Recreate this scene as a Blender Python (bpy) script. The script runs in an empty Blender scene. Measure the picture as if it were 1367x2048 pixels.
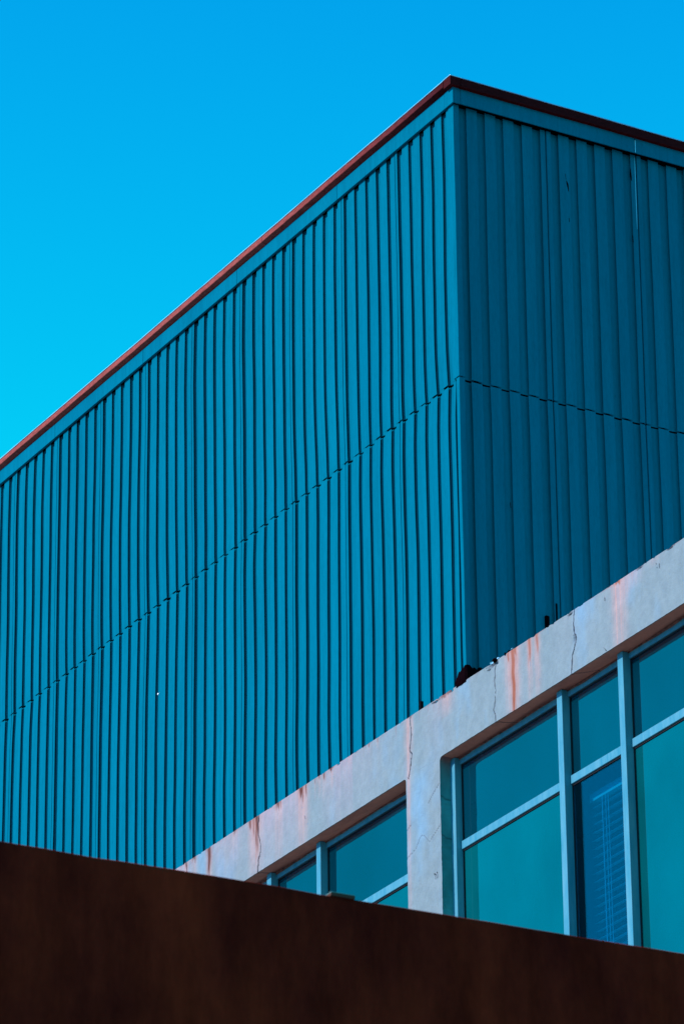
import bpy, math, random
import numpy as np
from mathutils import Matrix, Vector
R = math.radians
random.seed(4)
rng = np.random.RandomState(7)
scene = bpy.context.scene
col = scene.collection

# ------------------------------------------------------------------ camera
Z0 = 17.12                       # height of the concrete ledge above the street
CAM = Vector((31.69095, -19.59801, 1.60168))
rt = Vector((0.49812, 0.86705, -0.010033)); up = Vector((0.367407, -0.200566, 0.908177))
fw = Vector((-0.785423, 0.456067, 0.418466))
cd = bpy.data.cameras.new('camera'); cam = bpy.data.objects.new('camera', cd); col.objects.link(cam)
M = Matrix.Identity(4)
for i in range(3):
    M[i][0] = rt[i]; M[i][1] = up[i]; M[i][2] = -fw[i]; M[i][3] = CAM[i]
cam.matrix_world = M
cd.sensor_fit = 'VERTICAL'; cd.sensor_height = 36.0; cd.sensor_width = 24.03
cd.lens = 9288.19 * 36.0 / 2048.0
cd.clip_start = 0.5; cd.clip_end = 3000
cd.dof.use_dof = True; cd.dof.focus_distance = 41.0; cd.dof.aperture_fstop = 20
scene.camera = cam

# ------------------------------------------------------------------ sky, sun, exposure
SUN_EL = 30.0
sd = Vector((-0.225, -0.974, 0)).normalized()           # horizontal direction towards the sun
w = bpy.data.worlds.new("World"); scene.world = w; w.use_nodes = True
nt = w.node_tree; nt.nodes.clear()
sky = nt.nodes.new('ShaderNodeTexSky'); sky.sky_type = 'NISHITA'; sky.sun_disc = False
sky.sun_elevation = R(SUN_EL); sky.sun_rotation = math.atan2(sd.x, sd.y)
sky.air_density = 1.6; sky.dust_density = 1.0; sky.ozone_density = 3.0
tint = nt.nodes.new('ShaderNodeMix'); tint.data_type = 'RGBA'; tint.blend_type = 'MULTIPLY'
tint.inputs[0].default_value = 1.0; tint.inputs[7].default_value = (0.004, 1.20, 1.73, 1)
bg = nt.nodes.new('ShaderNodeBackground'); bg.inputs[1].default_value = 0.15
wo = nt.nodes.new('ShaderNodeOutputWorld')
sep = nt.nodes.new('ShaderNodeSeparateColor'); cmb = nt.nodes.new('ShaderNodeCombineColor')
gm = nt.nodes.new('ShaderNodeMath'); gm.operation = 'POWER'; gm.inputs[1].default_value = 3.6   # steeper blue-to-cyan gradient
g2 = nt.nodes.new('ShaderNodeMath'); g2.operation = 'DIVIDE'; g2.inputs[1].default_value = 2.35
g3 = nt.nodes.new('ShaderNodeMath'); g3.operation = 'MULTIPLY'; g3.inputs[1].default_value = 3.18
g4 = nt.nodes.new('ShaderNodeMath'); g4.operation = 'MINIMUM'; g4.inputs[1].default_value = 4.6
nt.links.new(sky.outputs[0], sep.inputs[0]); nt.links.new(sep.outputs[0], cmb.inputs[0]); nt.links.new(sep.outputs[2], cmb.inputs[2])
nt.links.new(sep.outputs[1], g2.inputs[0]); nt.links.new(g2.outputs[0], gm.inputs[0]); nt.links.new(gm.outputs[0], g3.inputs[0]); nt.links.new(g3.outputs[0], g4.inputs[0]); nt.links.new(g4.outputs[0], cmb.inputs[1])
nt.links.new(cmb.outputs[0], tint.inputs[6]); nt.links.new(tint.outputs[2], bg.inputs[0]); nt.links.new(bg.outputs[0], wo.inputs[0])
sl = bpy.data.lights.new('sun', 'SUN'); sl.energy = 4.9; sl.angle = R(1.0); sl.color = (1.0, 0.92, 1.0)
sun = bpy.data.objects.new('sun', sl); col.objects.link(sun)
sv = Vector((sd.x*math.cos(R(SUN_EL)), sd.y*math.cos(R(SUN_EL)), math.sin(R(SUN_EL))))
sun.rotation_euler = sv.to_track_quat('Z', 'Y').to_euler(); sun.location = (0, -40, 60)
vs = scene.view_settings; vs.view_transform = 'Standard'; vs.look = 'None'; vs.exposure = 0; vs.gamma = 1; vs.use_curve_mapping = False

# ------------------------------------------------------------------ material helpers
def mat(name, base, rough=0.5, metal=0.0, spec=0.5):
    m = bpy.data.materials.new(name); m.use_nodes = True
    b = m.node_tree.nodes['Principled BSDF']
    b.inputs['Base Color'].default_value = (*base, 1); b.inputs['Roughness'].default_value = rough
    b.inputs['Metallic'].default_value = metal; b.inputs['Specular IOR Level'].default_value = spec
    return m, m.node_tree, b
def noise(t, scale, detail=4, rough=0.55, stretch=(1, 1, 1)):
    tc = t.nodes.new('ShaderNodeTexCoord'); mp = t.nodes.new('ShaderNodeMapping'); n = t.nodes.new('ShaderNodeTexNoise')
    mp.inputs['Scale'].default_value = stretch
    n.inputs['Scale'].default_value = scale; n.inputs['Detail'].default_value = detail; n.inputs['Roughness'].default_value = rough
    t.links.new(tc.outputs['Object'], mp.inputs[0]); t.links.new(mp.outputs[0], n.inputs['Vector'])
    return n.outputs['Fac']
def ramp(t, fac, stops):
    r = t.nodes.new('ShaderNodeValToRGB'); e = r.color_ramp.elements
    e[0].position, e[0].color = stops[0][0], (*stops[0][1], 1); e[1].position, e[1].color = stops[1][0], (*stops[1][1], 1)
    for p, c in stops[2:]:
        q = e.new(p); q.color = (*c, 1)
    t.links.new(fac, r.inputs[0]); return r.outputs[0]
def mul(t, a, b, f=1.0, mode='MULTIPLY'):
    x = t.nodes.new('ShaderNodeMix'); x.data_type = 'RGBA'; x.blend_type = mode; x.inputs[0].default_value = f
    t.links.new(a, x.inputs[6]); t.links.new(b, x.inputs[7]); return x.outputs[2]
def bump(t, b, h, dist, strength=1.0, prev=None):
    n = t.nodes.new('ShaderNodeBump'); n.inputs['Distance'].default_value = dist; n.inputs['Strength'].default_value = strength
    t.links.new(h, n.inputs['Height'])
    if prev: t.links.new(prev, n.inputs['Normal'])
    t.links.new(n.outputs[0], b.inputs['Normal']); return n.outputs[0]

def teal(name, base, rough=0.42):
    m, t, b = mat(name, base, rough, 0, 0.0)
    c1 = ramp(t, noise(t, 3.0, 5, 0.6, (6, 6, 0.35)), [(0.3, tuple(x*0.90 for x in base)), (0.7, tuple(min(1, x*1.07) for x in base))])
    c2 = ramp(t, noise(t, 22.0, 6, 0.7, (2.5, 2.5, 0.6)), [(0.30, (0.86,)*3), (0.55, (1,)*3)])
    c3 = ramp(t, noise(t, 60.0, 3, 0.6, (1, 1, 0.5)), [(0.24, (0.55,)*3), (0.30, (1,)*3)])
    c4 = ramp(t, noise(t, 1.1, 2, 0.5, (1, 1, 0.04)), [(0.35, (0.90, 0.92, 0.93)), (0.65, (1.05, 1.04, 1.03))])
    c5 = ramp(t, noise(t, 7.0, 8, 0.8, (3, 3, 0.25)), [(0.26, (0.70, 0.74, 0.76)), (0.38, (1, 1, 1))])
    t.links.new(mul(t, mul(t, mul(t, mul(t, c1, c2), c3), c4), c5), b.inputs['Base Color'])
    bump(t, b, noise(t, 5.0, 3, 0.5, (1, 1, 0.6)), 0.003, 0.35)
    return m
M_TEAL = teal('teal_painted_sheet', (0.0004, 0.150, 0.208))
M_FASC = teal('teal_painted_fascia', (0.0005, 0.150, 0.210), 0.5)
M_DARK = mat('black_membrane', (0.006, 0.006, 0.008), 0.95, 0, 0.0)[0]
M_BLACK, t, b = mat('rough_black', (0.006, 0.002, 0.003), 0.9, 0, 0.0)
bump(t, b, noise(t, 40, 5), 0.01, 0.8)

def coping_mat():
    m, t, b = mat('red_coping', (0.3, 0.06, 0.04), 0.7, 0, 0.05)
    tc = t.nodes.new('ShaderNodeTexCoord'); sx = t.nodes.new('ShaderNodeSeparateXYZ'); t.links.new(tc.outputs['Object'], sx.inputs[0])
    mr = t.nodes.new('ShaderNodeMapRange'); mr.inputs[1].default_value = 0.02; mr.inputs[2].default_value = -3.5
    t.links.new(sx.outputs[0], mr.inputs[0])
    base = ramp(t, mr.outputs[0], [(0.0, (0.060, 0.003, 0.003)), (0.06, (0.075, 0.008, 0.010)), (1.0, (0.34, 0.070, 0.052)), (0.45, (0.22, 0.035, 0.028))])  # past the corner, shade is put into the red; paler along the long side
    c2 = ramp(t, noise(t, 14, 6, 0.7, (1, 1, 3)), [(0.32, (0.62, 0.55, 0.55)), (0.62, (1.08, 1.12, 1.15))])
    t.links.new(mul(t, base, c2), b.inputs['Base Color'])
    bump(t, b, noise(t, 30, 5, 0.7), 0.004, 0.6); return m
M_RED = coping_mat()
M_PALE = mat('pale_metal', (0.30, 0.62, 0.72), 0.35, 0.3)[0]

def attr_mat(name, rough=0.85):
    m, t, b = mat(name, (0.5, 0.5, 0.5), rough, 0, 0.2)
    a = t.nodes.new('ShaderNodeAttribute'); a.attribute_name = 'stain'
    c2 = ramp(t, noise(t, 9, 8, 0.75, (1, 1, 0.7)), [(0.35, (0.86, 0.88, 0.90)), (0.62, (1.05, 1.05, 1.05))])
    c3 = ramp(t, noise(t, 90, 3, 0.6), [(0.27, (0.72, 0.76, 0.78)), (0.36, (1, 1, 1))])
    t.links.new(mul(t, mul(t, a.outputs['Color'], c2), c3), b.inputs['Base Color'])
    n1 = bump(t, b, noise(t, 70, 6, 0.7), 0.006, 0.5)
    bump(t, b, noise(t, 7, 4, 0.6), 0.02, 0.5, n1)
    return m
M_CONC = attr_mat('painted_concrete')
M_PLAIN, t, b = mat('plain_render_wall', (0.55, 0.56, 0.57), 0.85)
t.links.new(ramp(t, noise(t, 1.5, 6, 0.6, (1, 1, 0.4)), [(0.3, (0.46, 0.47, 0.48)), (0.7, (0.58, 0.59, 0.60))]), b.inputs['Base Color'])

M_FRAME, t, b = mat('pale_blue_frame', (0.13, 0.40, 0.56), 0.6, 0.0, 0.08)
t.links.new(ramp(t, noise(t, 5, 6, 0.65, (3, 3, 0.6)), [(0.3, (0.030, 0.225, 0.29)), (0.7, (0.10, 0.30, 0.345))]), b.inputs['Base Color'])
bump(t, b, noise(t, 60, 4), 0.001, 0.4)
M_GASK = mat('black_gasket', (0.008, 0.004, 0.005), 0.8)[0]
M_RUST, t, b = mat('rusty_bead', (0.12, 0.035, 0.022), 0.9)
t.links.new(ramp(t, noise(t, 25, 6, 0.7), [(0.35, (0.03, 0.008, 0.006)), (0.6, (0.22, 0.075, 0.05))]), b.inputs['Base Color'])

def coated(name, base, refl=0.30, rtint=(0.75, 1.0, 0.88), rough=0.03):
    m = bpy.data.materials.new(name); m.use_nodes = True; t = m.node_tree; t.nodes.clear()
    o = t.nodes.new('ShaderNodeOutputMaterial'); d = t.nodes.new('ShaderNodeBsdfDiffuse'); g = t.nodes.new('ShaderNodeBsdfGlossy')
    x = t.nodes.new('ShaderNodeMixShader'); x.inputs[0].default_value = refl
    c = ramp(t, noise(t, 0.9, 4, 0.5, (1, 1, 0.7)), [(0.3, tuple(v*0.62 for v in base)), (0.7, tuple(v*1.25 for v in base))])
    t.links.new(c, d.inputs[0]); g.inputs[0].default_value = (*rtint, 1); g.inputs['Roughness'].default_value = rough
    bn = t.nodes.new('ShaderNodeBump'); bn.inputs['Distance'].default_value = 0.004; bn.inputs['Strength'].default_value = 0.5
    t.links.new(noise(t, 1.8, 2, 0.5), bn.inputs['Height']); t.links.new(bn.outputs[0], g.inputs['Normal'])
    t.links.new(d.outputs[0], x.inputs[1]); t.links.new(g.outputs[0], x.inputs[2]); t.links.new(x.outputs[0], o.inputs[0])
    return m
M_GU = coated('tinted_glass_upper', (0.0, 0.025, 0.038), 0.13)
M_GL = coated('tinted_glass_lower', (0.0, 0.076, 0.078), 0.135)
def clear_glass():
    m = bpy.data.materials.new('tinted_clear_glass'); m.use_nodes = True; t = m.node_tree; t.nodes.clear()
    o = t.nodes.new('ShaderNodeOutputMaterial'); d = t.nodes.new('ShaderNodeBsdfTransparent'); g = t.nodes.new('ShaderNodeBsdfGlossy')
    x = t.nodes.new('ShaderNodeMixShader'); x.inputs[0].default_value = 0.13
    d.inputs[0].default_value = (0.35, 0.75, 0.85, 1); g.inputs[0].default_value = (0.3, 0.60, 0.66, 1); g.inputs['Roughness'].default_value = 0.02
    t.links.new(d.outputs[0], x.inputs[1]); t.links.new(g.outputs[0], x.inputs[2]); t.links.new(x.outputs[0], o.inputs[0])
    return m
M_GC = clear_glass()
M_SLAT = mat('blind_slat', (0.08, 0.48, 0.52), 0.6, 0, 0.0)[0]
M_RAIL = mat('blind_rail', (0.12, 0.58, 0.56), 0.6, 0, 0.1)[0]
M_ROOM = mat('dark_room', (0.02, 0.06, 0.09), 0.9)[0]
M_CORD = mat('blind_cord', (0.12, 0.42, 0.52), 0.7)[0]

M_BROWN, t, b = mat('brown_steel', (0.05, 0.02, 0.013), 0.9, 0, 0.0)
c1 = ramp(t, noise(t, 2.2, 8, 0.7, (1, 3, 0.55)), [(0.33, (0.095, 0.0070, 0.0055)), (0.68, (0.30, 0.0225, 0.0090))])
c2 = ramp(t, noise(t, 9, 6, 0.7, (1, 2, 0.25)), [(0.3, (0.60, 0.58, 0.56)), (0.7, (1.2, 1.15, 1.1))])
t.links.new(mul(t, c1, c2), b.inputs['Base Color']); bump(t, b, noise(t, 30, 6, 0.7), 0.004, 0.5)
M_GLINT = mat('pale_green_glint', (0.12, 0.30, 0.26), 0.5)[0]
M_GROUND, t, b = mat('pale_asphalt', (0.26, 0.25, 0.24), 0.95)
t.links.new(ramp(t, noise(t, 3, 8, 0.7), [(0.3, (0.18, 0.17, 0.15)), (0.7, (0.23, 0.21, 0.19))]), b.inputs['Base Color'])

# ------------------------------------------------------------------ object helpers
def empty(name, loc=(0, 0, 0)):
    o = bpy.data.objects.new(name, None); col.objects.link(o); o.location = loc; return o
def tag(o, label=None, cat=None, group=None, kind=None):
    if label: o['label'] = label
    if cat: o['category'] = cat
    if group: o['group'] = group
    if kind: o['kind'] = kind
    return o
def link(name, verts, faces, m, parent=None, label=None, colors=None, smooth=False):
    me = bpy.data.meshes.new(name)
    me.from_pydata([tuple(map(float, v)) for v in verts], [], [tuple(map(int, f)) for f in faces]); me.validate(); me.update()
    if colors is not None:
        a = me.color_attributes.new('stain', 'FLOAT_COLOR', 'POINT')
        c4 = np.ones((len(verts), 4), dtype=np.float32); c4[:, :3] = colors
        a.data.foreach_set('color', c4.ravel())
    if smooth:
        me.polygons.foreach_set('use_smooth', [True]*len(me.polygons))
    me.materials.append(m)
    o = bpy.data.objects.new(name, me); col.objects.link(o)
    if parent: o.parent = parent
    if label: o['label'] = label
    return o
class MB:
    def __init__(s): s.v = []; s.f = []
    def box(s, x0, x1, y0, y1, z0, z1, bev=0.0):
        n = len(s.v); k = bev
        if k <= 0:
            s.v += [(x, y, z) for z in (z0, z1) for y in (y0, y1) for x in (x0, x1)]
            s.f += [(n+a, n+b_, n+c, n+d) for a, b_, c, d in ((0,2,3,1),(4,5,7,6),(0,1,5,4),(2,6,7,3),(0,4,6,2),(1,3,7,5))]
            return s
        import bmesh
        bm = bmesh.new(); bmesh.ops.create_cube(bm, size=1)
        for v in bm.verts: v.co = Vector((x0+(v.co.x+.5)*(x1-x0), y0+(v.co.y+.5)*(y1-y0), z0+(v.co.z+.5)*(z1-z0)))
        bmesh.ops.bevel(bm, geom=list(bm.edges), offset=k, segments=2, affect='EDGES', profile=0.5)
        bm.verts.index_update()
        s.v += [tuple(v.co) for v in bm.verts]; s.f += [tuple(n+v.index for v in f.verts) for f in bm.faces]
        bm.free(); return s
    def build(s, name, m, parent=None, label=None): return link(name, s.v, s.f, m, parent, label)
def lattice(size, seed):
    return np.random.RandomState(seed).rand(size) * 2 - 1
def n1(x, scale, seed):                                   # smooth 1-D value noise, vectorised
    L = lattice(997, seed); u = np.asarray(x, float)*scale + 300.0; i = np.floor(u).astype(int); f = u - i; f = f*f*(3-2*f)
    return L[i % 997]*(1-f) + L[(i+1) % 997]*f
def n2(x, y, sx, sy, seed):
    L = np.random.RandomState(seed).rand(256, 256)*2-1
    u = np.asarray(x, float)*sx + 100; v = np.asarray(y, float)*sy + 100
    i = np.floor(u).astype(int); j = np.floor(v).astype(int); f = u-i; g = v-j; f = f*f*(3-2*f); g = g*g*(3-2*g)
    a = L[i % 256, j % 256]*(1-f)+L[(i+1) % 256, j % 256]*f; b2 = L[i % 256, (j+1) % 256]*(1-f)+L[(i+1) % 256, (j+1) % 256]*f
    return a*(1-g)+b2*g
def fbm(x, y, s, seed, oct=4, ax=1.0, ay=1.0):
    r = 0; a = 1; tot = 0
    for k in range(oct):
        r = r + a*n2(x, y, s*ax*2**k, s*ay*2**k, seed+k); tot += a; a *= 0.55
    return r/tot

# ------------------------------------------------------------------ ground
tag(link('ground', [(-1500, -1500, 0), (1500, -1500, 0), (1500, 1500, 0), (-1500, 1500, 0)], [(0, 1, 2, 3)], M_GROUND), kind='structure')

# ================================================================== building
B = empty('building', (0, 0, Z0))
tag(B, 'corner building with a teal ribbed metal upper box on a cracked white concrete storey', 'building')

SEAM = 2.95; TOP = 5.728
def bulge(p, z, tier, side):
    """how far the thin sheet is pushed in (+) or bows out (-), metres"""
    a = 0.013 + 0.008*n1(p, 0.9, 11+side) + 0.004*n1(p, 5, 13+side)
    if tier == 1: g = np.exp(-(z-SEAM)/0.50)*np.clip((TOP-z)/1.2, 0, 1)
    else: g = np.exp(-(SEAM-z)/0.80)*np.clip(z/0.8, 0, 1)
    bow = 0.011*n2(p, z, 0.8, 0.75, 21+side+tier)*np.clip((TOP-z)/0.7, 0, 1)*np.clip(z/0.6, 0, 1)*np.clip(np.abs(z-SEAM)/0.35, 0.15, 1)
    fine = 0.0022*n2(p, z, 5.0, 2.0, 31+side+tier)
    return (a*g + bow + fine) * (1.0 if side == 0 else 0.8)
def cladding(side, tier, pmin, pmax, label):
    # side 0: along x, front plane y=0, outwards -y;  side 1: along y, front plane x=0.045, outwards +x
    fl, fr = (-0.071, 0.045) if side == 0 else (-0.062, 0.054)
    prof = []                                              # (position, depth, column kind)
    k0 = int(math.floor(pmin/0.2))-1; k1 = int(math.ceil(pmax/0.2))+1
    for k in range(k0, k1+1):
        L = 0.2*k; lap = (k % 5 == 0); j = random.uniform(-0.0025, 0.0025); jd = random.uniform(-0.002, 0.002)
        r_ = fr
        if side == 0 and tier == 0 and k == 0: r_ = -0.030
        prof += [(L+fl+j-0.003, 0.029+jd), (L+fl+j-0.001, 0.0265), (L+fl+j+0.034, 0.024), (L+fl+j+0.034, 0.003), (L+fl+j, 0.0018), (L+fl+j+0.002, 0.0)]
        if lap and r_ > 0:
            prof += [(L-0.0075, 0.0), (L-0.0070, 0.016), (L+0.0070, 0.016), (L+0.0075, -0.003)]
            prof += [(L+r_+j-0.002, -0.003), (L+r_+j, -0.0005)]
        else:
            prof += [(L+r_+j-0.002, 0.0), (L+r_+j, 0.0018)]
        prof += [(L+r_+j-0.034, 0.003), (L+r_+j-0.034, 0.017), (L+r_+j+0.001, 0.0195), (L+r_+j+0.003, 0.029+jd)]
    prof = [q for q in prof if pmin <= q[0] <= pmax]
    P = np.array([q[0] for q in prof]); D = np.array([q[1] for q in prof])
    nz = 56
    if tier == 1: z = np.linspace(SEAM, TOP, nz)
    else: z = np.linspace(-0.02, SEAM-0.014, nz)
    PP, ZZ = np.meshgrid(P, z); DD = np.tile(D, (nz, 1))
    base = 0.0 if tier == 0 else -0.004
    off = bulge(PP, ZZ, tier, side) + base
    # uneven cut edges along the seam and under the fascia
    ribid = np.floor((P+0.1)/0.2)
    jag = 0.0035*n1(ribid, 0.91, 51+side) + 0.001*n1(P, 4, 52+side)
    if tier == 1:
        ZZ[0] += np.clip(jag, -0.004, 0.01) - 0.002; ZZ[-1] += 0.008*n1(ribid, 0.77, 55+side) + 0.003*n1(P, 5, 56+side)
        DD[0] += 0.002
    else:
        ZZ[-1] += -0.002 - 0.008*np.clip(n1(ribid, 0.93, 53+side), 0, 1) - 0.001*(D > 0.003)
    dep = DD + off
    if side == 0: V = np.stack([PP, dep, ZZ], -1)
    else: V = np.stack([0.045-dep, PP, ZZ], -1)
    n = len(P); idx = np.arange(nz*n).reshape(nz, n)
    F = np.stack([idx[:-1, :-1], idx[:-1, 1:], idx[1:, 1:], idx[1:, :-1]], -1).reshape(-1, 4)
    V = V.reshape(-1, 3)
    return link('metal_cladding', V, F, M_TEAL, B, label)
cladding(0, 1, -12.1, 0.055, 'upper row of ribbed sheets on the sunlit long side')
cladding(0, 0, -12.1, 0.020, 'lower row of ribbed sheets on the sunlit long side')
cladding(1, 1, 0.0, 8.1, 'upper row of ribbed sheets on the shaded side')
cladding(1, 0, 0.0, 8.1, 'lower row of ribbed sheets on the shaded side')

# dark membrane behind the sheets (also the body of the upper box)
b_ = MB(); b_.box(-12.1, -0.035, 0.075, 8.1, 0.0, 5.85); b_.build('membrane', M_DARK, B)
b_ = MB(); b_.box(-12.15, 0.0, 0.03, 8.15, 5.86, 5.93); b_.build('roof', M_PLAIN, B, 'flat roof of the metal box')

def corner_trim(z0, z1, xs, label, seed):
    zs = np.linspace(z0, z1, 40); v = []; f = []
    sec0 = [(xs, 0.010), (xs, -0.0105), (xs+0.002, -0.012), (0.067, -0.012), (0.070, -0.009), (0.070, 0.047), (0.068, 0.049), (0.050, 0.049)]
    for i, zz in enumerate(zs):
        wv = 0.002*n1(zz, 1.7, seed) ; wy = 0.0025*n1(zz, 1.1, seed+1)
        for k, (x, y) in enumerate(sec0):
            e = 0.0015*n1(zz, 6, seed+5+k) if k < 3 else 0
            v.append((x+wv+e, y+wy, zz))
    m = len(sec0)
    for i in range(len(zs)-1):
        for k in range(m-1):
            f.append((i*m+k, i*m+k+1, (i+1)*m+k+1, (i+1)*m+k))
    return link('corner_trim', v, f, M_TEAL, B, label)
corner_trim(SEAM-0.006, TOP, -0.020, 'upper length of the teal corner trim', 61)
corner_trim(0.10, SEAM-0.018, 0.022, 'lower length of the teal corner trim', 71)

# fascia: separate lengths butted with a hairline gap
def fascia_panel(x0, x1, y0, y1, label=None):
    m = MB(); m.box(x0, x1, y0, y1, 5.724, 5.885, 0.003)
    # folded bottom return
    if y1-y0 < 0.05: m.box(x0+.001, x1-.001, y1+0.0005, y1+0.012, 5.727, 5.731)
    o = m.build('fascia_panel', M_FASC, B, label); return o
js = [-12.15, -10.0, -8.005, -6.006, -4.018, -2.031, -0.041]
for a, c in zip(js[:-1], js[1:]): fascia_panel(a+0.002, c-0.003, -0.035 - random.uniform(0, .002), -0.020)
m = MB(); m.box(-0.041, 0.110, -0.037, -0.020, 5.722, 5.885, 0.003); m.box(0.0955, 0.110, -0.0195, 0.045, 5.7225, 5.885, 0.002)
m.build('fascia_corner', M_FASC, B)
ys = [0.048, 1.958, 3.95, 5.95, 8.15]
for a, c in zip(ys[:-1], ys[1:]): fascia_panel(0.097, 0.110, a, c-0.005)

# coping: red cap lengths; pale strip added on top for the bright edge line
def strip(name, p0, p1, side, sec, m, parent=None, seed=0, amp=0.004, n=None):
    """sweep closed section (out, z) along one side with slight waviness"""
    n = n or max(4, int(abs(p1-p0)/0.08)); ps = np.linspace(p0, p1, n); v = []; f = []; k = len(sec)
    for p in ps:
        wz = amp*float(n1(p, 1.3, seed)); wo_ = amp*float(n1(p, 0.9, seed+1))
        for i, (o, z) in enumerate(sec):
            e = 0.0015*float(n1(p, 9, seed+3+i))
            if side == 0: v.append((p, -(o+wo_), z+wz+e))
            else: v.append((o+wo_, p, z+wz+e))
    for i in range(n-1):
        for j in range(k):
            f.append((i*k+j, i*k+(j+1) % k, (i+1)*k+(j+1) % k, (i+1)*k+j))
    f.append(tuple(range(k))); f.append(tuple((n-1)*k+j for j in range(k)))
    return link(name, v, f, m, parent)
secS = [(0.085, 5.963), (0.086, 5.910), (0.083, 5.906), (0.02, 5.892), (-0.10, 5.89), (-0.10, 5.972), (0.083, 5.966)]
secE = [(0.150, 5.963), (0.151, 5.882), (0.148, 5.878), (0.09, 5.877), (0.03, 5.877), (0.03, 5.972), (0.148, 5.966)]
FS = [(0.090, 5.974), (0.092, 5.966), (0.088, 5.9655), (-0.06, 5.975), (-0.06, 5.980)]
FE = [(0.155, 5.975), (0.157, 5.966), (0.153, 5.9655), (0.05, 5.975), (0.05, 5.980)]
cuts = [(-12.2, -8.12), (-8.115, -3.42), (-3.415, 0.0245)]
for i, (a, c) in enumerate(cuts):
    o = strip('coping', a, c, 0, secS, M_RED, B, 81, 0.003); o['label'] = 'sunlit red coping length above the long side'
    strip('edge_highlight', a, c, 0, FS, M_PALE, o, 81, 0.003)
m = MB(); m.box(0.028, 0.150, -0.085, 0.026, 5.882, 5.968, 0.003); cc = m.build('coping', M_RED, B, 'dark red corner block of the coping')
m = MB(); m.box(0.020, 0.156, -0.091, 0.027, 5.969, 5.976, 0.002); m.build('edge_highlight', M_PALE, cc)
for a, c in [(0.029, 4.0), (4.005, 8.2)]:
    o = strip('coping', a, c, 1, secE, M_RED, B, 91, 0.003); o['label'] = 'shade-darkened red coping length above the shaded side'
    strip('edge_highlight', a, c, 1, FE, M_PALE, o, 91, 0.003)

# ---- stains, cracks and chips of the painted concrete (x along the facade, z from the ledge)
CR = [
 ([(-0.899,0.009),(-0.880,-0.06),(-0.866,-0.188),(-0.901,-0.332),(-0.868,-0.363),(-0.898,-0.494),(-0.926,-0.578)], 0.010, 1.0),
 ([(-3.638,0.01),(-3.65,-.08),(-3.646,-0.202),(-3.61,-0.29),(-3.612,-0.373),(-3.647,-0.432),(-3.669,-0.58)], 0.011, 1.0),
 ([(0.559,0.012),(0.545,-.08),(0.531,-0.19),(0.545,-.27),(0.533,-0.348),(0.506,-0.442),(0.534,-0.50),(0.534,-0.56)], 0.0090, 0.65),
 ([(1.803,0.006),(1.80,-.08),(1.788,-0.152),(1.806,-0.246),(1.815,-0.301),(1.79,-.35),(1.757,-0.4),(1.731,-0.56)], 0.0085, 1.0),
 ([(-0.975,-1.31),(-0.832,-1.271),(-0.735,-1.176),(-0.673,-1.197),(-0.591,-1.28),(-0.442,-1.20),(-0.40,-1.18)], 0.011, 0.30),
 ([(-0.97,-1.05),(-0.90,-1.02)], 0.010, 0.35),
 ([(-0.53,-1.60),(-0.505,-1.61),(-0.510,-1.655)], 0.010, 0.8), ([(-0.505,-1.61),(-0.478,-1.60),(-0.478,-1.652)], 0.008, 0.8),
 ([(-0.60,-0.92),(-0.52,-0.86),(-0.42,-0.80)], 0.010, 0.35),
 ([(3.089,-0.082),(3.10,-0.139)], 0.007, 0.7), ([(3.05,-0.07),(3.06,-0.12)], 0.004, 0.5),
 ([(-5.064,0.013),(-5.063,-0.3)], 0.008, 0.9), ([(2.28,-.08),(2.275,-.10)], 0.010, 0.7),
 ([(2.23,-.50),(2.27,-.55)], 0.006, 0.6), ([(-2.78,-.30),(-2.76,-.34)], 0.006, 0.5),
]
HOLES = [(1.806, -0.262, 0.022, 0.030), (0.49, -0.022, 0.075, 0.022), (0.44, -0.045, 0.035, 0.012), (0.55, -0.014, 0.04, 0.02), (-0.18, -0.012, 0.02, 0.018),
         (-0.45, -0.020, 0.06, 0.010), (2.80, -0.012, 0.05, 0.010), (3.25, -0.010, 0.06, 0.010), (-2.16, -0.01, 0.03, 0.012), (1.74, -0.02, 0.03, 0.012)]
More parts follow.
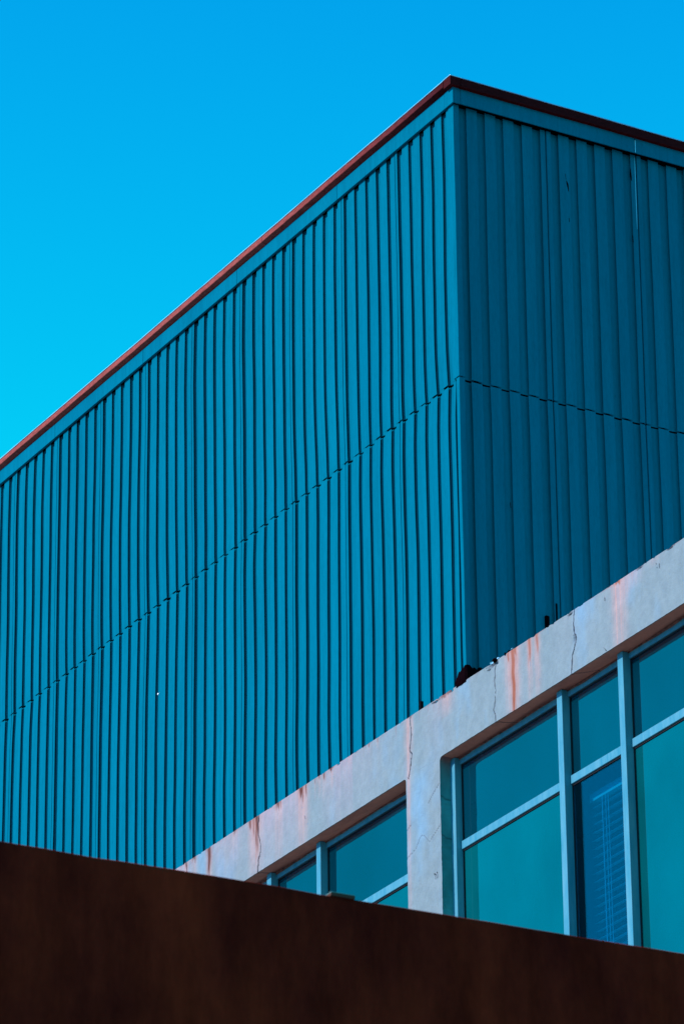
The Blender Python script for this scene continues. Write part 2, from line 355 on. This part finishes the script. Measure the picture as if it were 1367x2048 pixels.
# x, half width, dark length, dark strength, pink length, pink half width, pink strength
ST = [(-4.603,0.030,0.30,0.95,0.60,0.05,0.7), (-3.800,0.022,0.09,0.95,0.55,0.05,0.5), (-3.735,0.020,0.15,0.9,0.5,0.05,0.5), (-3.672,0.026,0.36,1.0,0.60,0.09,0.9),
      (-3.273,0.030,0.07,0.9,0.6,0.07,0.55), (-3.22,0.008,0.12,0.6,0.2,0.02,0.4), (-2.832,0.034,0.13,1.0,0.62,0.10,0.75), (-2.748,0.010,0.14,0.8,0.5,0.05,0.5),
      (-2.58,0.008,0.05,0.6,0.2,0.02,0.4), (-2.50,0.010,0.055,0.75,0.2,0.03,0.4), (-2.415,0.012,0.07,0.8,0.25,0.04,0.4), (-2.278,0.030,0.035,0.95,0.2,0.04,0.5),
      (-1.602,0.010,0.04,0.6,0.1,0.02,0.3), (-1.451,0.008,0.035,0.5,0.1,0.02,0.3), (-0.30,0.070,0.045,0.75,0.20,0.10,0.55), (-0.22,0.05,0.035,0.7,0.2,0.08,0.5),
      (0.835,0.034,1.10,1.0,0.80,0.10,1.0), (0.760,0.020,0.09,0.7,0.45,0.05,0.55), (0.875,0.020,0.12,0.7,0.40,0.04,0.6), (1.101,0.022,0.34,0.75,0.55,0.045,0.95), (1.221,0.022,0.26,0.65,0.60,0.045,0.95),
      (2.481,0.050,0.05,0.95,0.80,0.095,1.0), (2.58,0.02,0.0,0.0,0.22,0.08,0.5), (2.72,0.02,0.0,0.0,0.14,0.10,0.5), (3.02,0.02,0.0,0.0,0.08,0.08,0.3),
      (-0.93,0.02,0.0,0.0,1.9,0.030,0.55), (-0.92,0.03,0.0,0.0,0.75,0.06,0.5), (-0.86,0.014,0.03,0.6,0.3,0.03,0.5), (-4.1,0.02,0.05,0.6,0.3,0.08,0.4), (-4.9,0.03,0.06,0.8,0.3,0.06,0.5),
      (-5.06,0.015,0.12,0.9,0.3,0.04,0.6), (-1.95,0.008,0.03,0.5,0.1,0.03,0.3)]
def seg_d(X, Z, a, b2):
    ax, az = a; bx, bz = b2; dx, dz = bx-ax, bz-az; L2 = dx*dx+dz*dz+1e-9
    t_ = np.clip(((X-ax)*dx+(Z-az)*dz)/L2, 0, 1)
    return np.hypot(X-(ax+t_*dx), Z-(az+t_*dz))
def concrete(X, Z, Y=None):
    """returns colour and inward depth at facade points"""
    sh = X.shape
    colr = np.ones(sh+(3,))*np.array([0.212, 0.258, 0.250])
    v = fbm(X, Z, 3.0, 101, 4, 1.0, 0.5)
    colr *= (1+0.07*v)[..., None]
    # faint greenish-blue damp patches
    d = np.clip(fbm(X, Z, 2.2, 131, 4, 1.2, 0.5)-0.10, 0, 1)*1.0
    colr = colr*(1-d[..., None]) + d[..., None]*np.array([0.17, 0.33, 0.43])
    # thin drip lines everywhere under the ledge on the left beam
    drip = np.clip(n1(X, 40, 151)*0.8+n1(X, 95, 152)*0.5, 0, 1); ln = 0.04+0.10*np.abs(n1(X, 23, 153))
    k = drip*np.clip(1+Z/ln, 0, 1)*0.55*np.where(X < -0.2, 1, 0.35)*(Z < 0.01)
    colr = colr*(1-k[..., None])+k[..., None]*np.array([0.26, 0.12, 0.10])
    # broad pink wash where the rust runs (left half)
    wash = np.clip(0.5+0.9*n1(X, 2.3, 161), 0, 1)*np.exp(Z/0.35)*np.where(X < -1.9, 0.65, np.where(X < -.2, .22, .06))
    wash *= (1+0.3*n1(X, 30, 162))
    wash = np.clip(wash, 0, .8)
    colr = colr*(1-wash[..., None])+wash[..., None]*np.array([0.40, 0.28, 0.29])
    wob = 0.006*n1(Z, 9, 171)
    for i, (x0, hw, dl, ds, pl, phw, ps) in enumerate(ST):
        m_ = np.abs(X-x0) < 0.35
        if x0 < -0.5: dl *= 1.35; hw *= 1.25
        if not m_.any(): continue
        xx = X[m_]-x0-wob[m_]; zz = -Z[m_]
        fibre = 0.75+0.5*n1(X[m_], 120, 181+i)
        p_ = ps*np.exp(-(xx/phw)**2)*np.clip(1.15-zz/max(pl, .01), 0, 1)**0.7*np.clip(fibre, .5, 1.1)
        p_ = np.clip(p_, 0, 1)[:, None]
        c_ = colr[m_]*(1-p_)+p_*np.array([0.50, 0.28, 0.23])
        if dl > 0:
            taper = hw*np.clip(1.0-0.6*zz/dl, 0.25, 1)
            frag = np.clip((dl*(0.55+0.45*n1(X[m_], 70, 191+i))-zz)/(0.25*dl)+0.9, 0, 1)
            q = np.clip(ds*np.exp(-(xx/taper)**4)*frag, 0, 1)[:, None]
            dark = np.array([0.12, 0.026, 0.012]) if x0 < 0 else np.array([0.30, 0.065, 0.018])
            c_ = c_*(1-q)+q*dark
            o_ = np.clip(0.7*ds*np.exp(-(xx/(taper*1.6))**2)*frag-q[:, 0], 0, 1)[:, None]
            c_ = c_*(1-o_)+o_*np.array([0.34, 0.11, 0.065])
        colr[m_] = c_
    # rusty hairline along the very top edge
    te = np.clip(1+Z/0.012, 0, 1)*(n1(X, 12, 201) > 0.15)*(Z < 0.02)*0.6
    colr = colr*(1-te[..., None])+te[..., None]*np.array([0.20, 0.07, 0.05])
    # small chips and pits
    pit = (n2(X, Z, 38, 30, 211) > 0.90)*(fbm(X, Z, 1.5, 215, 2) > 0.05)*0.45
    colr = colr*(1-pit[..., None])+pit[..., None]*np.array([0.12, 0.20, 0.26])
    dep = 0.0022*fbm(X, Z, 9, 221, 3)
    for pts, wd, st in CR:
        j = 0.006*n1(Z*1.0+X, 30, 231)
        d = np.full(sh, 9.0)
        for a, b2 in zip(pts[:-1], pts[1:]): d = np.minimum(d, seg_d(X+j, Z, a, b2))
        ww = 0.62*wd*(1+0.5*n1(Z+X, 14, 241))
        k = np.clip(1.25-d/ww, 0, 1)*st
        colr = colr*(1-k[..., None])+k[..., None]*np.array([0.030, 0.028, 0.035]); dep = dep+k*0.014
        rim = np.clip(np.exp(-((d-ww*1.8)/(ww*0.8))**2)*0.25*st, 0, 1)
        colr = colr*(1-rim[..., None])+rim[..., None]*np.array([0.40, 0.34, 0.36])
    for hx, hz, rx, rz in HOLES:
        r_ = np.hypot((X-hx)/rx, (Z-hz)/rz)*(1+0.4*n2(X, Z, 60, 60, 251))
        k = np.clip(1.3-r_, 0, 1)
        colr = colr*(1-0.75*k[..., None])+0.75*k[..., None]*np.array([0.09, 0.10, 0.12]); dep = dep+k*0.018
    return np.clip(colr, 0.01, 0.85), dep
FY = -0.012
OPEN = [(-5.41, -0.97), (-0.40, 4.04), (4.61, 9.05)]
BOT = -0.56
def xs_dense(a, b2, fine=0.009, coarse=0.06):
    L = []; x = a
    while x < b2-1e-6:
        L.append(x); x += fine if -5.5 < x < 3.9 else coarse
    L.append(b2); return np.array(L)
def beam():
    xs = xs_dense(-12.1, 9.6)
    zf = np.concatenate([np.linspace(0, -0.10, 12), np.linspace(-0.10, BOT+0.02, 44)[1:], [BOT+0.010, BOT+0.004]])
    ysf = np.concatenate([[0.0, 0.006], np.linspace(0.02, 0.28, 18)])
    # section: back top, front top, face, soffit
    chipT = np.clip(n1(xs, 17, 301)*0.6+n1(xs, 60, 302)*0.5-0.35, 0, 1)*0.016*np.where(np.abs(xs-0.5) < .35, 2.0, 1.0)
    edgeB = 0.0016*n1(xs, 2, 311)+0.0012*n1(xs, 25, 312)
    for a_, b2 in ((-5.98, -5.41), (-0.97, -0.40), (4.04, 4.61)): edgeB = edgeB*np.clip(np.maximum(a_-xs, xs-b2)/0.03, 0, 1)
    V = []; C = []
    X, Z = np.meshgrid(xs, zf, indexing='ij')
    c, d = concrete(X, Z)
    Zd = Z - chipT[:, None]*np.exp(Z/0.02) + edgeB[:, None]*np.exp((BOT-Z)/0.03)*(Z < -.3)
    Yd = FY + d
    Yd[:, 0] += 0.004
    top = np.stack([np.stack([xs, np.full_like(xs, 0.30), np.full_like(xs, -0.006)], -1), np.stack([xs, np.full_like(xs, FY+0.02), -chipT-0.001], -1)], 1)
    face = np.stack([X, Yd, Zd], -1)
    XS, YS = np.meshgrid(xs, ysf, indexing='ij')
    zs = BOT + 0.004*fbm(XS, YS, 5, 321, 3) + 0.0*XS
    zs[:, 0] = BOT + edgeB - 0.001
    sof = np.stack([XS, YS+FY*(YS == 0)+0.0, zs], -1)
    cs = np.ones(XS.shape+(3,))*np.array([0.68, 0.24, 0.15])
    a_ = np.clip(0.5+0.9*fbm(XS, YS, 2.0, 331, 4, 1, 4), 0, 1)
    cs = cs*(1-a_[..., None]*0.5)+a_[..., None]*0.5*np.array([0.40, 0.13, 0.09])
    bnd = np.exp(-((YS-0.135-0.012*n1(XS, 1.2, 341))/0.020)**2)*np.clip(0.6+0.8*n1(XS, 1.6, 342), 0, 1)
    cs = cs*(1-0.7*bnd[..., None])+0.7*bnd[..., None]*np.array([0.10, 0.03, 0.025])
    cs[:, 0] = c[:, -1]
    # crack crossing the soffit
    for px, kx in ((-3.669, 0.5), (1.731, 1.2), (0.534, .4)):
        k = np.clip(1.4-np.abs(XS-px-kx*YS-0.01*n1(YS, 40, 345))/0.010, 0, 1)*0.8
        cs = cs*(1-k[..., None])+k[..., None]*0.04
    allv = np.concatenate([top, face, sof], 1); allc = np.concatenate([np.tile(c[:, :1], (1, 2, 1)), c, cs], 1)
    n, m_ = allv.shape[:2]; idx = np.arange(n*m_).reshape(n, m_)
    F = np.stack([idx[:-1, :-1], idx[:-1, 1:], idx[1:, 1:], idx[1:, :-1]], -1).reshape(-1, 4)
    return link('concrete_beam', allv.reshape(-1, 3), F, M_CONC, B, 'cracked rust-streaked concrete beam over the windows', allc.reshape(-1, 3))
beam()
def pillar(x0, x1):
    fil = 0.035                                            # rounded upper corners of the openings are part of the pillar
    fine = -2 < x0 < 0
    step = 0.006 if fine else 0.05
    zs = np.concatenate([np.linspace(BOT, BOT-0.06, 8), np.arange(BOT-0.07, -3.7, -0.012 if fine else -0.06), [-3.70]])
    xf = np.linspace(x0, x1, int((x1-x0)/step)+1); yj = np.linspace(FY+0.006, 0.245, 14)
    rows = []; cols = []
    for z in zs:
        t_ = max(0.0, 1-(BOT-z)/fil); fl_ = fil*(1-math.sqrt(max(0, 1-t_*t_))) if t_ > 0 else 0
        rx = x1+fl_; lx = x0-fl_
        xx = x0 + (xf-x0)*(rx-lx)/(x1-x0) - fl_
        e = 0.0025*float(n1(z, 9, 401+int(x0*10)))+0.002*float(n1(z, 40, 402))
        xx[-1] += e; xx[0] -= e*0.5
        c, d = concrete(xx[None, :], np.full((1, len(xx)), z)); c = c[0]; d = d[0]
        fr = [(x, FY+dd, z) for x, dd in zip(xx, d)]
        if abs(z-BOT) < 1e-9: fr = [(x, FY+0.0, z) for x in xx]
        rj = [(rx+e+0.002*float(n1(z+y, 8, 411)), y, z) for y in yj]
        lj = [(lx-e*0.5, y, z) for y in yj[::-1]]
        jc = np.array([0.07, 0.36, 0.35])
        def jcol(y):
            s_ = 0.75+0.35*float(fbm(np.array([y*1.0]), np.array([z]), 6, 421, 3, 1, .5)[0])
            brown = math.exp(-(BOT-z)/0.10)*0.9
            dk = 0.8*max(0.0, 1.3-abs(y-0.17-0.008*float(n1(z, 12, 431)))/0.010) if y > 0.15 else 0
            dk = min(0.85, dk)
            q = jc*s_*(1-brown)+np.array([0.32, 0.10, 0.08])*brown
            for zc in (-1.29, -0.93):
                kk = min(1, max(0.0, 1.2-abs(z-zc-0.02*float(n1(y, 25, 441)))/0.010))*0.6; q = q*(1-kk)+kk*0.03
            return q*(1-dk)+dk*np.array([0.03, 0.018, 0.018])
        rows.append(lj+fr+rj)
        cols.append([jcol(y) for y in yj[::-1]]+list(c)+[jcol(y) for y in yj])
    V = np.array(rows); Cc = np.array(cols); n, m_ = V.shape[:2]; idx = np.arange(n*m_).reshape(n, m_)
    F = np.stack([idx[:-1, :-1], idx[1:, :-1], idx[1:, 1:], idx[:-1, 1:]], -1).reshape(-1, 4)
    return link('pillar', V.reshape(-1, 3), F, M_CONC, B, None, Cc.reshape(-1, 3))
pillar(-5.98, -5.41); pillar(-0.97, -0.40); pillar(4.04, 4.61)

# lower storeys, end walls and lower roof
m = MB(); m.box(-12.1, 9.6, FY, 10.0, -Z0, -3.70); m.box(-12.1, -5.981, FY, 0.30, -3.699, BOT-0.002); m.box(9.05, 9.6, FY, 0.30, -3.699, BOT-0.002)
m.box(9.3, 9.6, 0.301, 10.0, -3.699, -0.01); m.box(-12.1, -11.8, 0.301, 10.0, -3.699, -0.01); m.box(-11.799, 9.299, 9.7, 10.0, -3.699, -0.01)
m.build('wall', M_PLAIN, B, 'plain rendered lower wall')
m = MB(); m.box(-11.7, 9.58, 0.301, 9.98, -0.30, -0.008); m.build('lower_roof', M_PLAIN, B)
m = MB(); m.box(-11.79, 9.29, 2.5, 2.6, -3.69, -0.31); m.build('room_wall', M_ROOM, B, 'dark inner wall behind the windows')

# ---- windows
def window(x0, x1, xm, label, midclear):
    """x0..x1 opening; xm = mullion spans"""
    zb = -3.70; ht = BOT-0.002; gb = 0.172
    w_ = MB()
    w_.box(x0+0.068, x1-0.068, 0.148, 0.194, BOT-0.062, ht, 0.003)         # head
    w_.box(x0-0.02, x0+0.072, 0.095, 0.196, zb, ht-0.001, 0.004); w_.box(x1-0.072, x1+0.02, 0.086, 0.196, zb, ht-0.001, 0.004)
    w_.box(x0+0.09, x1-0.09, 0.120, 0.193, zb+0.001, zb+0.09, 0.004)
    W = w_.build('window', M_FRAME, B, label)
    edges = [x0+0.072] + [v for a, b2 in xm for v in (a, b2)] + [x1-0.072]
    for a, b2 in xm:
        q = MB(); q.box(a, b2, 0.088, 0.195, zb+0.002, ht-0.0015, 0.004); q.build('mullion', M_FRAME, W)
    for i in range(0, len(edges), 2):
        a, b2 = edges[i], edges[i+1]
        q = MB(); q.box(a+0.0005, b2-0.0005, 0.146, 0.192, -1.410, -1.336, 0.003); q.build('transom', M_FRAME, W)
        # black glazing gasket round each light
        g = MB()
        for zt, zl in ((BOT-0.062, -1.336), (-1.410, zb+0.09)):
            g.box(a, b2, 0.162, 0.1715, zt-0.012, zt-0.0005); g.box(a, b2, 0.162, 0.1715, zl+0.0005, zl+0.010)
            g.box(a+0.0005, a+0.011, 0.162, 0.1710, zl+0.011, zt-0.013); g.box(b2-0.011, b2-0.0005, 0.162, 0.1710, zl+0.011, zt-0.013)
        g.build('gasket', M_GASK, W)
        q = MB(); q.box(a+0.002, b2-0.002, gb, gb+0.006, -1.335, BOT-0.063); q.build('pane', M_GU, W, 'upper blue pane')
        clear = midclear and i == 2
        q = MB(); q.box(a+0.002, b2-0.002, gb, gb+0.006, zb+0.091, -1.411); q.build('pane', M_GC if clear else M_GL, W, 'see-through pane with a blind behind' if clear else 'lower greenish teal pane')
    # rusty sealant bead under the soffit, broken by the mullions
    v = []; f = []
    xs = np.arange(x0+0.01, x1-0.01, 0.03); n = len(xs)
    for x in xs:
        h = 0.006+0.009*abs(float(n1(x, 1.7, 501)))+0.002*float(n1(x, 11, 503)); dd = 0.006+0.010*abs(float(n1(x, 1.3, 502)))
        v += [(x, 0.148-dd, ht-0.001), (x, 0.146-dd*0.8, ht-h*0.8), (x, 0.145, ht-h*1.6), (x, 0.150, ht-h*1.7), (x, 0.153, ht)]
    for i in range(n-1):
        for j in range(5): f.append((i*5+j, i*5+(j+1) % 5, (i+1)*5+(j+1) % 5, (i+1)*5+j))
    link('sealant', v, f, M_RUST, W)
    return W
window(-0.40, 4.04, [(1.340, 1.422), (2.276, 2.356)], 'window with a venetian blind behind its middle light', True)
window(-5.41, -0.97, [(-3.67, -3.59), (-2.745, -2.668)], 'window partly hidden by the brown wall', False)
window(4.61, 9.05, [(6.31, 6.391), (7.246, 7.324)], 'plain window at the near end', False)

# ---- venetian blind hanging inside the middle light
VB = empty('venetian_blind', (1.82, 0.36, Z0-1.50))
tag(VB, 'half-lit venetian blind hanging behind the narrow middle window pane', 'blind')
def loc(x, y, z): return (x-1.82, y-0.36, z+1.50)
q = MB(); q.box(-0.40, 0.40, -0.030, 0.030, -0.045, 0.03, 0.004); q.build('head_rail', M_RAIL, VB)
q = MB()
v = []; f = []
for i in range(29):
    z = -0.10-0.072*i; dz = 0.006; s_ = 0.002*random.uniform(-1, 1)
    n = len(v)
    for (yy, zz) in ((-0.027, z-dz+s_), (-0.010, z-0.3*dz+0.004), (0.010, z+0.4*dz+0.004), (0.027, z+dz)):
        for xx in (-0.385, 0.385): v.append((xx, yy, zz))
    for (yy, zz) in ((-0.027, z-dz+s_-.0015), (-0.010, z-0.3*dz+0.0025), (0.010, z+0.4*dz+0.0025), (0.027, z+dz-.0015)):
        for xx in (-0.385, 0.385): v.append((xx, yy, zz))
    for k in range(3):
        f.append((n+2*k, n+2*k+1, n+2*k+3, n+2*k+2)); f.append((n+8+2*k, n+8+2*k+2, n+8+2*k+3, n+8+2*k+1))
    f.append((n, n+8, n+9, n+1)); f.append((n+6, n+7, n+15, n+14))
link('slats', v, f, M_SLAT, VB)
def tube(p, q_, r, n=6):
    p = Vector(p); q_ = Vector(q_); d = (q_-p).normalized(); a = d.orthogonal().normalized(); b2 = d.cross(a); v = []; f = []
    for c in (p, q_):
        for k in range(n): v.append(tuple(c+a*r*math.cos(2*math.pi*k/n)+b2*r*math.sin(2*math.pi*k/n)))
    for k in range(n): f.append((k, (k+1) % n, n+(k+1) % n, n+k))
    f.append(tuple(range(n))); f.append(tuple(range(n, 2*n))); return v, f
for xx in (-0.20, -0.15, -0.11):
    v, f = tube((xx, -0.034, -0.05), (xx+0.004, -0.034, -2.05), 0.0030 if xx > -.19 else 0.0042); link('cord', v, f, M_CORD, VB)

# ---- black lump put in for the dark torn hole at the corner's foot
def torn():
    # outline height along a path that wraps the corner: s<0 on the long side, s>0 on the shaded side
    S = np.linspace(-0.160, 0.33, 60); v = []; f = []
    for s in S:
        if s < 0.0: x, y = s+0.07, -0.016; nx, ny = 0, -1
        else: x, y = 0.074, s-0.012; nx, ny = 1, 0
        h = 0.0
        if s < -0.13: h = 0.08+0.05*(s+0.160)/0.03
        elif s < -0.05: h = 0.13+0.01*(s+0.13)/0.08
        elif s < 0.03: h = 0.14+0.035*math.sin((s+0.05)/0.08*math.pi/2)
        elif s < 0.11: h = 0.175-0.035*(s-0.03)/0.08
        elif s < 0.25: h = 0.15+0.012*math.sin((s-.11)*45)
        else: h = 0.16*(0.33-s)/0.08+0.02
        h = max(0.015, h-0.030+0.016*float(n1(s, 45, 601))+0.008*float(n1(s, 110, 602)))
        b0 = -0.02
        for k in range(7):
            u = k/6; bl = 0.010*math.sin(u*math.pi)+0.006*float(n2(s, u, 25, 5, 603))
            v.append((x+nx*bl, y+ny*bl, b0+(h-b0)*u))
        v.append((x-nx*0.03, y-ny*0.03, h-0.004)); v.append((x-nx*0.03, y-ny*0.03, b0))
    k = 9
    for i in range(len(S)-1):
        for j in range(k): f.append((i*k+j, i*k+(j+1) % k, (i+1)*k+(j+1) % k, (i+1)*k+j))
    f.append(tuple(range(k))); f.append(tuple((len(S)-1)*k+j for j in range(k)))
    link('torn_hole_patch', v, f, M_BLACK, B, 'ragged black patch at the foot of the corner')
torn()
# black bracket and dark stub on the shaded side, loose bits on the ledge, one bright screw
m = MB(); m.box(0.03, 0.070, 0.830, 0.868, 0.42, 0.785, 0.006); m.build('bracket', M_BLACK, B)
m = MB(); m.box(0.03, 0.055, 0.950, 0.964, 0.50, 0.93, 0.003); m.build('bracket', M_DARK, B)
m = MB(); m.box(-0.735, -0.705, -0.006, 0.03, 0.0, 0.085, 0.004); m.build('bracket', M_DARK, B)
import bmesh
def crumb(x, y, z, r, mt):
    bm = bmesh.new(); bmesh.ops.create_icosphere(bm, subdivisions=2, radius=r)
    for v_ in bm.verts: v_.co *= 1+random.uniform(-.3, .3); v_.co.z *= 0.7
    me = bpy.data.meshes.new('rubble'); bm.to_mesh(me); bm.free(); me.materials.append(mt)
    o = bpy.data.objects.new('rubble', me); col.objects.link(o); o.parent = B; o.location = (x, y, z)
for x, y, z, r, mt in [(0.47, 0.01, 0.006, 0.022, M_PALE), (0.53, 0.0, 0.010, 0.026, M_BLACK), (0.57, 0.006, 0.016, 0.014, M_PALE), (0.75, 0.004, 0.012, 0.016, M_BLACK), (0.80, 0.006, 0.020, 0.010, M_PALE), (0.70, 0.0, 0.010, 0.014, M_BLACK)]:
    crumb(x, y, z, r, mt)
bm = bmesh.new(); bmesh.ops.create_uvsphere(bm, u_segments=12, v_segments=8, radius=0.011)
for v_ in bm.verts: v_.co.y *= 0.5
me = bpy.data.meshes.new('screw'); bm.to_mesh(me); bm.free(); me.materials.append(mat('white_screw', (0.85, 0.9, 0.9), 0.3)[0])
o = bpy.data.objects.new('screw', me); col.objects.link(o); o.parent = B; o.location = (-5.692, float(bulge(np.array(-5.692), np.array(1.965), 0, 0))-0.004, 1.965); o['label'] = 'single bright screw head'
# scratches and dents in the paint of the shaded side
def scratch(pts, wd, mt, lift=0.0012):
    v = []; f = []
    for i, (y, z) in enumerate(pts):
        ww = wd*(0.3 if i in (0, len(pts)-1) else 1)
        xo = 0.045 - float(bulge(np.array(y), np.array(z), 1 if z > SEAM else 0, 1)) + (0.004 if z > SEAM else 0) + lift
        v += [(xo, y-ww, z), (xo, y+ww, z), (xo-0.004, y+ww, z), (xo-0.004, y-ww, z)]
    for i in range(len(pts)-1):
        for j in range(4): f.append((i*4+j, i*4+(j+1) % 4, (i+1)*4+(j+1) % 4, (i+1)*4+j))
    f.append((0, 1, 2, 3)); n = len(v)-4; f.append((n, n+1, n+2, n+3))
    link('scratch', v, f, mt, B)
scratch([(1.205, 5.33), (1.212, 5.27)], 0.006, M_BLACK); scratch([(1.215, 5.26), (1.225, 5.23), (1.236, 5.15)], 0.010, M_BLACK)
scratch([(1.230, 4.87), (1.234, 4.83)], 0.009, M_BLACK)
scratch([(1.935, 5.58), (1.937, 5.50), (1.943, 5.45)], 0.008, M_BLACK)
scratch([(1.93, 4.87), (1.935, 4.80)], 0.008, M_BLACK); scratch([(0.508, 1.82), (0.512, 1.77)], 0.008, M_BLACK)
scratch([(1.987, 5.72), (1.986, 5.6), (1.986, 5.5), (1.985, 5.35), (1.985, 5.2), (1.985, 5.08), (1.984, 4.95)], 0.0045, mat('pale_sealant', (0.08, 0.42, 0.52), 0.6)[0])
m = MB(); m.box(0.1095, 0.1115, 1.9545, 1.9615, 5.728, 5.86); m.build('sealant', M_PALE, B)
for yy in (1.62, 1.64, 1.665): scratch([(yy, 5.725), (yy, 5.68), (yy+.001, 5.63)], 0.003, M_PALE, -0.027)

# ================================================================== brown wall in the foreground
A = Vector((21.1349, -14.5388, 0)); Bp = Vector((21.2458, -12.4149, 0)); dr = (Bp-A).normalized(); nrm = Vector((dr.y, -dr.x, 0))
P0 = A-dr*7.0; P1 = Bp+dr*9.0; H = 6.02; TH = 0.22
L = (P1-P0).length
BW = empty('steel_wall', (P0.x, P0.y, 0)); BW.rotation_euler = (0, 0, math.atan2(dr.y, dr.x))
tag(BW, 'dark brown rusty wall crossing the foreground below the teal building', 'wall')
# local: x along wall, -y towards the camera
xs = np.linspace(0, L, 240); v = []; f = []
for x in xs:
    e = 0.0025*float(n1(x, 4, 701))+0.0015*float(n1(x, 18, 702))
    for (y, z) in ((0, 0), (0, 2), (0, 4), (0, 5), (0.0, H-0.012+e), (0.002, H-0.004+e), (0.008, H+e), (TH, H+e), (TH, 0)): v.append((x, y, z))
k = 9
for i in range(len(xs)-1):
    for j in range(k): f.append((i*k+j, i*k+(j+1) % k, (i+1)*k+(j+1) % k, (i+1)*k+j))
f.append(tuple(range(k))); f.append(tuple((len(xs)-1)*k+j for j in range(k)))
link('wall_panel', v, f, M_BROWN, BW)
# small brown clip over the wall's top edge; pale strip paints its glint
pl = Vector((21.1880, -13.550, H)); 
q = MB(); q.box(0, 0.075, -0.004, 0.12, -0.004, 0.0055, 0.001); o = q.build('metal_clip', mat('clip_brown', (0.10, 0.045, 0.03), 0.8, 0, 0)[0])
q = MB(); q.box(0.001, 0.074, -0.0035, 0.12, 0.006, 0.0080, 0.0005); q.build('clip_glint', M_GLINT, o); o.location = (pl.x, pl.y, H+0.001); o.rotation_euler = BW.rotation_euler
tag(o, 'small brown clip with a painted pale glint, folded over the top edge of the brown wall', 'clip')

scene.render.resolution_x = 683; scene.render.resolution_y = 1024
